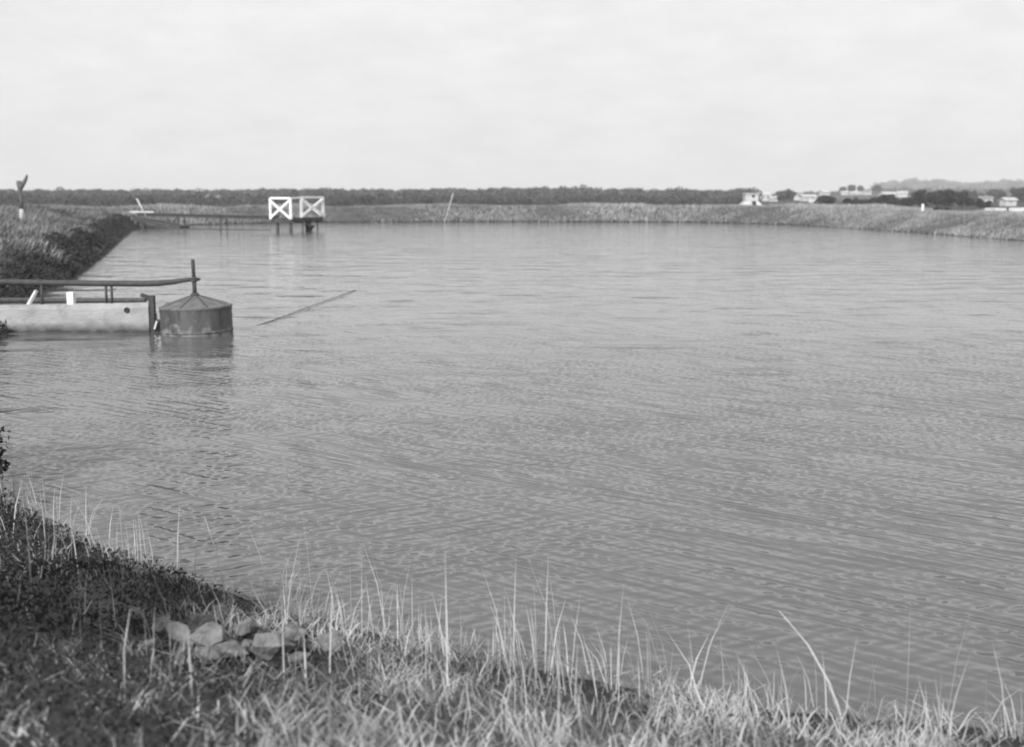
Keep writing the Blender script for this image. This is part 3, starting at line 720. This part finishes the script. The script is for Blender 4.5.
bank_grass('far_bank_grass', (-40, 40, 96, 128), 120000, 9.5, 0.26, 0.06, 'rough dry grass covering the far bank')
bank_grass('right_bank_grass', (24, 46, 55, 100), 80000, 9.5, 0.26, 0.05, 'rough dry grass covering the right bank')
bank_grass('left_bank_grass', (-45, -9, 24, 97), 170000, 11, 0.34, 0.045, 'tufted dry grass over the top of the left bank', smin=0.4, patch=0.4, mat='left_grass', lean=0.72, slim=lambda x, y, s: s > 0.45+0.6*sstep(26, 48, y)+1.7*(fbm(x*0.45, y*0.45, 83)-0.5))
x, y, s = scatter(-34, -7, 12, 100, 420000, 0.0, 1.35)
k = (RNG.uniform(0, 1, len(x)) < np.clip(45/y, 0, 1)*0.55+0.3) & (s < 0.75+0.7*sstep(24, 48, y)); x, y, s = x[k], y[k], s[k]
z = ground_z(x, y)+RNG.uniform(0, 1, len(x))*(0.08+0.3*fbm(x*0.9, y*0.9, 91))
tag(link('bank_herbage', leaf_mesh('bank_herbage', np.stack([x, y, z], 1), RNG.uniform(0.03, 0.075, len(x)), np.clip(fbm(x, y, 3)+RNG.normal(0, .2, len(x)), 0, 1), 2.2, 0.5), M['dark_leaf']),
    'dark leafy growth down the steep face of the left bank', 'plants', None, 'stuff')

# ------------------------------------------------------------------ near bank: rocks, grass, reeds, dark herbage
def rock(loc_px, size, label, flat=0.65, seed=0):
    x, y = loc_px; z = gz(x, y); r = random.Random(seed)
    bm = bmesh.new()
    for k in range(13):
        v = Vector((r.gauss(0, 1), r.gauss(0, 1), r.gauss(0, 1))).normalized()*r.uniform(0.78, 1.12)
        bm.verts.new((v.x*size*r.uniform(0.9, 1.1), v.y*size*0.8, v.z*size*max(flat, 0.62)))
    ret = bmesh.ops.convex_hull(bm, input=bm.verts)
    bmesh.ops.delete(bm, geom=[v for v in bm.verts if not v.link_faces], context='VERTS')
    bmesh.ops.bevel(bm, geom=bm.edges[:], offset=size*0.03, segments=1, affect='EDGES')
    o = obj('rock', bm, M['rock'], loc=(x, y, z+size*max(flat, 0.62)*0.7)); o.rotation_euler = (r.uniform(-.2, .2), r.uniform(-.2, .2), r.uniform(0, 6))
    tag(o, label, 'rock', 'loose stones on the near bank'); return o
F_, CP, SP = 1200, math.cos(PITCH), math.sin(PITCH)
def on_bank(px, py):
    """where the near bank lies along a bearing: march until the ray meets the ground"""
    u = (px-512)/F_; v = (373.5-py)/F_; dv = (u, CP+v*SP, -SP+v*CP); t = np.arange(2.5, 14, 0.03)
    k = int(np.argmax(2.7+dv[2]*t <= np.maximum(ground_z(dv[0]*t, dv[1]*t), 0)))
    return (dv[0]*float(t[k]), dv[1]*float(t[k]))
for i, (px, py, sz, fl_, lab) in enumerate((
    (197, 632, 0.085, 0.8, 'upright pale stone at the back left of the stone heap'),
    (212, 648, 0.10, 0.6, 'pale flat faced stone left of centre in the stone heap'),
    (242, 638, 0.10, 0.55, 'broad pale stone at the back of the stone heap'),
    (272, 662, 0.10, 0.8, 'pointed grey stone at the front right of the stone heap'),
    (180, 642, 0.09, 0.6, 'dark shaded stone at the left of the stone heap'),
    (252, 655, 0.08, 0.6, 'small low stone between the pointed and the broad stones'),
    (230, 660, 0.085, 0.5, 'low half buried stone at the front of the stone heap'),
    (292, 640, 0.07, 0.7, 'small stone at the right end of the stone heap'),
    (262, 628, 0.06, 0.7, 'small stone behind the broad pale stone'),
    (160, 634, 0.075, 0.5, 'low stone at the far left of the stone heap'),
    (328, 655, 0.10, 0.4, 'flat slab lying in grass right of the stone heap'),
    (138, 622, 0.06, 0.7, 'small stone left of the heap beside an upright stalk'),
    (205, 664, 0.07, 0.6, 'small stone at the front left corner of the heap'),
    (300, 664, 0.06, 0.6, 'small stone right of the pointed grey stone'),
    (222, 622, 0.065, 0.8, 'small upright stone behind the middle of the heap'),
    (310, 628, 0.055, 0.6, 'small stone beyond the right end of the heap'),
    (182, 614, 0.06, 0.6, 'small stone behind the left end of the heap'),
    (150, 655, 0.06, 0.5, 'low stone in front of the left end of the heap'),
    (66, 655, 0.07, 0.7, 'lone stone in the dark herbage left of the heap'))):
    rock(on_bank(px, py), sz*1.3, lab, fl_, seed=i*7+3)

# mat of dead grass
HC = on_bank(216, 646)
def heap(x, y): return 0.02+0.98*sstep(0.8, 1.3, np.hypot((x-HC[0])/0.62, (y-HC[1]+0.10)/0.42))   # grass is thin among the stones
def near(n, smin, smax, keep=None, clear=True):
    x, y, s = scatter(-5.5, 4.5, 3.2, 11.5, n, smin, smax)
    k = np.abs(x) < 0.47*y+0.5
    x, y, s = x[k], y[k], s[k]
    if keep is not None:
        p = keep(x, y, s)*(heap(x, y) if clear else 1); k = RNG.uniform(0, 1, len(x)) < p; x, y, s = x[k], y[k], s[k]
    return x, y, s
leftness = lambda x, y: sstep(0.15, 0.38, -x/y+0.22*(fbm(x*1.7, y*1.7, 95)-0.5))      # the herbage grows thick towards the left end of the bank
x, y, s = near(110000, 0.0, 9, lambda x, y, s: (1-0.82*leftness(x, y))*(0.12+1.0*sstep(0.36, 0.62, fbm(x*2.2, y*2.2, 51))))
z = ground_z(x, y)
tag(blades('thatch', np.stack([x, y, z-0.01], 1), RNG.uniform(0.06, 0.2, len(x)), RNG.uniform(0.004, 0.010, len(x)), np.clip(RNG.normal(0.8, 0.2, len(x)), 0.2, 1.05), RNG.uniform(0, 6.28, len(x)), M['thatch'],
    np.clip(sstep(0.25, 0.75, fbm(x*1.8, y*1.8, 57))*0.9+0.1+RNG.normal(0, 0.2, len(x)), 0, 1), 0.6), 'matted dead grass over the near bank', 'grass', None, 'stuff')
# fallen stems lying every way
x, y, s = near(5200, 0.0, 5, lambda x, y, s: (1-0.85*leftness(x, y))*(0.3+0.7*fbm(x*2, y*2, 53)))
n = len(x)
tag(blades('fallen_stems', np.stack([x, y, np.maximum(ground_z(x, y), 0)+RNG.uniform(0.02, 0.1, n)], 1), RNG.uniform(0.06, 0.14, n), RNG.uniform(0.003, 0.006, n), RNG.uniform(1.4, 2.6, n), RNG.uniform(0, 6.28, n), M['dry_grass'],
    np.clip(RNG.normal(0.7, 0.25, n), 0, 1), 0.5), 'fallen dry stems lying across the near bank', 'grass', None, 'stuff')
# tufts of standing dry grass, thicker along the water
tx, ty, ts = near(420, 0.05, 4.5, lambda x, y, s: (0.25+0.75*np.exp(-s/1.0))*(1-0.7*leftness(x, y)))
per = RNG.integers(14, 46, len(tx)); ii = np.repeat(np.arange(len(tx)), per); n = len(ii)
x = tx[ii]+RNG.normal(0, 0.07, n); y = ty[ii]+RNG.normal(0, 0.07, n); hh = RNG.uniform(0.10, 0.36, len(tx))[ii]*RNG.uniform(0.5, 1.25, n)
an = np.arctan2(y-ty[ii], x-tx[ii])+RNG.normal(0, 0.5, n)
tag(blades('grass_tufts', np.stack([x, y, np.maximum(ground_z(x, y), -0.05)-0.02], 1), hh, RNG.uniform(0.003, 0.0065, n), np.clip(RNG.normal(0.55, 0.28, n), 0.02, 1.1), an, M['dry_grass'],
    np.clip(RNG.uniform(0.2, 0.8, len(tx))[ii]+RNG.normal(0, 0.15, n), 0, 1)), 'tufts of dry grass standing along the near water edge', 'grass', None, 'stuff')
# tall thin stalks
x, y, s = near(14000, -0.15, 2.4, lambda x, y, s: 0.45*np.exp(-s/0.8)*(1.5*sstep(0.3, 0.7, fbm(x*1.5, y*1.5, 61)))*(1-0.5*sstep(0.1, 0.3, x/y)))
n = len(x)
tag(blades('tall_stalks', np.stack([x, y, np.maximum(ground_z(x, y), -0.1)-0.02], 1), RNG.gamma(4, 0.068, n)+0.10, RNG.uniform(0.004, 0.009, n), np.clip(np.abs(RNG.normal(0.18, 0.22, n)), 0, 0.95), RNG.normal(2.2, 1.5, n), M['dry_grass'],
    np.clip(RNG.normal(0.72, 0.2, n), 0, 1), 0.4), 'thin pale stalks standing at the near water edge', 'grass', None, 'stuff')
# dark herbage; leaves added between the stones stand in for deep shade
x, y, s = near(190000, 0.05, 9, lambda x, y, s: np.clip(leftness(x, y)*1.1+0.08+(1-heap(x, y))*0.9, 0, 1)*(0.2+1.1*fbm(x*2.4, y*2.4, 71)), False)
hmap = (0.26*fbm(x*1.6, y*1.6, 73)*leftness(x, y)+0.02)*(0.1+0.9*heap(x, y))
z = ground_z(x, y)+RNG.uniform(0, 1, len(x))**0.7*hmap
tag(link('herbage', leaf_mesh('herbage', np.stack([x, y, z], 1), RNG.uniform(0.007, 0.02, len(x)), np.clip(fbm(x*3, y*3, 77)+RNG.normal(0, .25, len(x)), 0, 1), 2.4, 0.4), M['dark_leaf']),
    'dark leafy herbage thick at the left end of the near bank, added between the stones as dark gaps of shade', 'plants', None, 'stuff')

# single long stems that stand out against the water
def stem(name, pts, rad, label, mat='pale_bark', cat='stalk'):
    bm = bmesh.new(); n = len(pts); add_tube(bm, pts, [rad*(1-0.75*i/(n-1)) for i in range(n)], 6)
    tag(obj(name, bm, M[mat], smooth=True), label, cat)
a = on_bank(842, 716); stem('long_stem', [(a[0], a[1], gz(*a)-0.02), (a[0]-0.06, a[1]+0.05, gz(*a)+0.16), (a[0]-0.16, a[1]+0.12, gz(*a)+0.34), (a[0]-0.30, a[1]+0.2, gz(*a)+0.50)], 0.011, 'long pale curved stem leaning left at the lower right')
a = on_bank(272, 624); stem('broken_reed', [(a[0], a[1], gz(*a)), (a[0]-0.1, a[1]+0.1, gz(*a)+0.11), (a[0]-0.2, a[1]+0.22, gz(*a)+0.24)], 0.010, 'straight broken reed leaning left behind the stone heap')
a = on_bank(225, 612); stem('tall_reed', [(a[0], a[1], gz(*a)), (a[0]-0.01, a[1]+0.02, gz(*a)+0.2), (a[0]-0.07, a[1]+0.06, gz(*a)+0.42), (a[0]-0.13, a[1]+0.1, gz(*a)+0.58)], 0.007, 'tallest pale reed rising behind the stone heap')
a = on_bank(125, 700); stem('standing_stalk', [(a[0], a[1], gz(*a)-0.02), (a[0]+0.0, a[1]+0.02, gz(*a)+0.2), (a[0]+0.02, a[1]+0.06, gz(*a)+0.36)], 0.005, 'upright pale stalk among the dark herbage left of the stone heap')
a = on_bank(32, 600); stem('edge_stalk', [(a[0], a[1], gz(*a)-0.02), (a[0]-0.01, a[1]+0.02, gz(*a)+0.3), (a[0]-0.03, a[1]+0.05, gz(*a)+0.55)], 0.006, 'pale upright stalk in the dark herbage at the left edge')

# shrubs at the left end of the near bank
def shrub(name, x, y, h, sp, label, leaf=0.035, clumps=50, per=320, trunk=0.12):
    return tree(name, (x, y), h, sp, label, 'shrub', clumps=clumps, per=per, leaf=leaf, mat='dark_leaf', trunk=trunk, flat=0.8, group='shrubs on the near bank')
shrub('shrub', -5.5, 10.3, 1.5, 1.7, 'dark shrub at the left edge of the picture beside the water')
shrub('shade_shrub', -3.15, 4.9, 1.3, 1.7, 'dark shrub added at the lower left edge of the picture for its shade')  # added mostly out of view to shade the lower left bank
shrub('low_shrub', -4.8, 9.9, 0.75, 1.2, 'small dark shrub at the left edge where the grass meets the water', leaf=0.035, clumps=44, per=70)

# ------------------------------------------------------------------ haze: thin even air over the whole country
bm = bmesh.new(); add_box(bm, (0, 0, 16), (19000, 19000, 40))
hz_, n_, l_, p_ = new_mat('haze')
n_.remove(p_); pv = n_.new('ShaderNodeVolumePrincipled'); pv.inputs['Color'].default_value = g(0.95); pv.inputs['Density'].default_value = 0.00036
l_.new(pv.outputs[0], n_['Material Output'].inputs['Volume'])
tag(obj('haze', bm, hz_), 'thin pale haze over the whole country', 'haze', None, 'stuff')
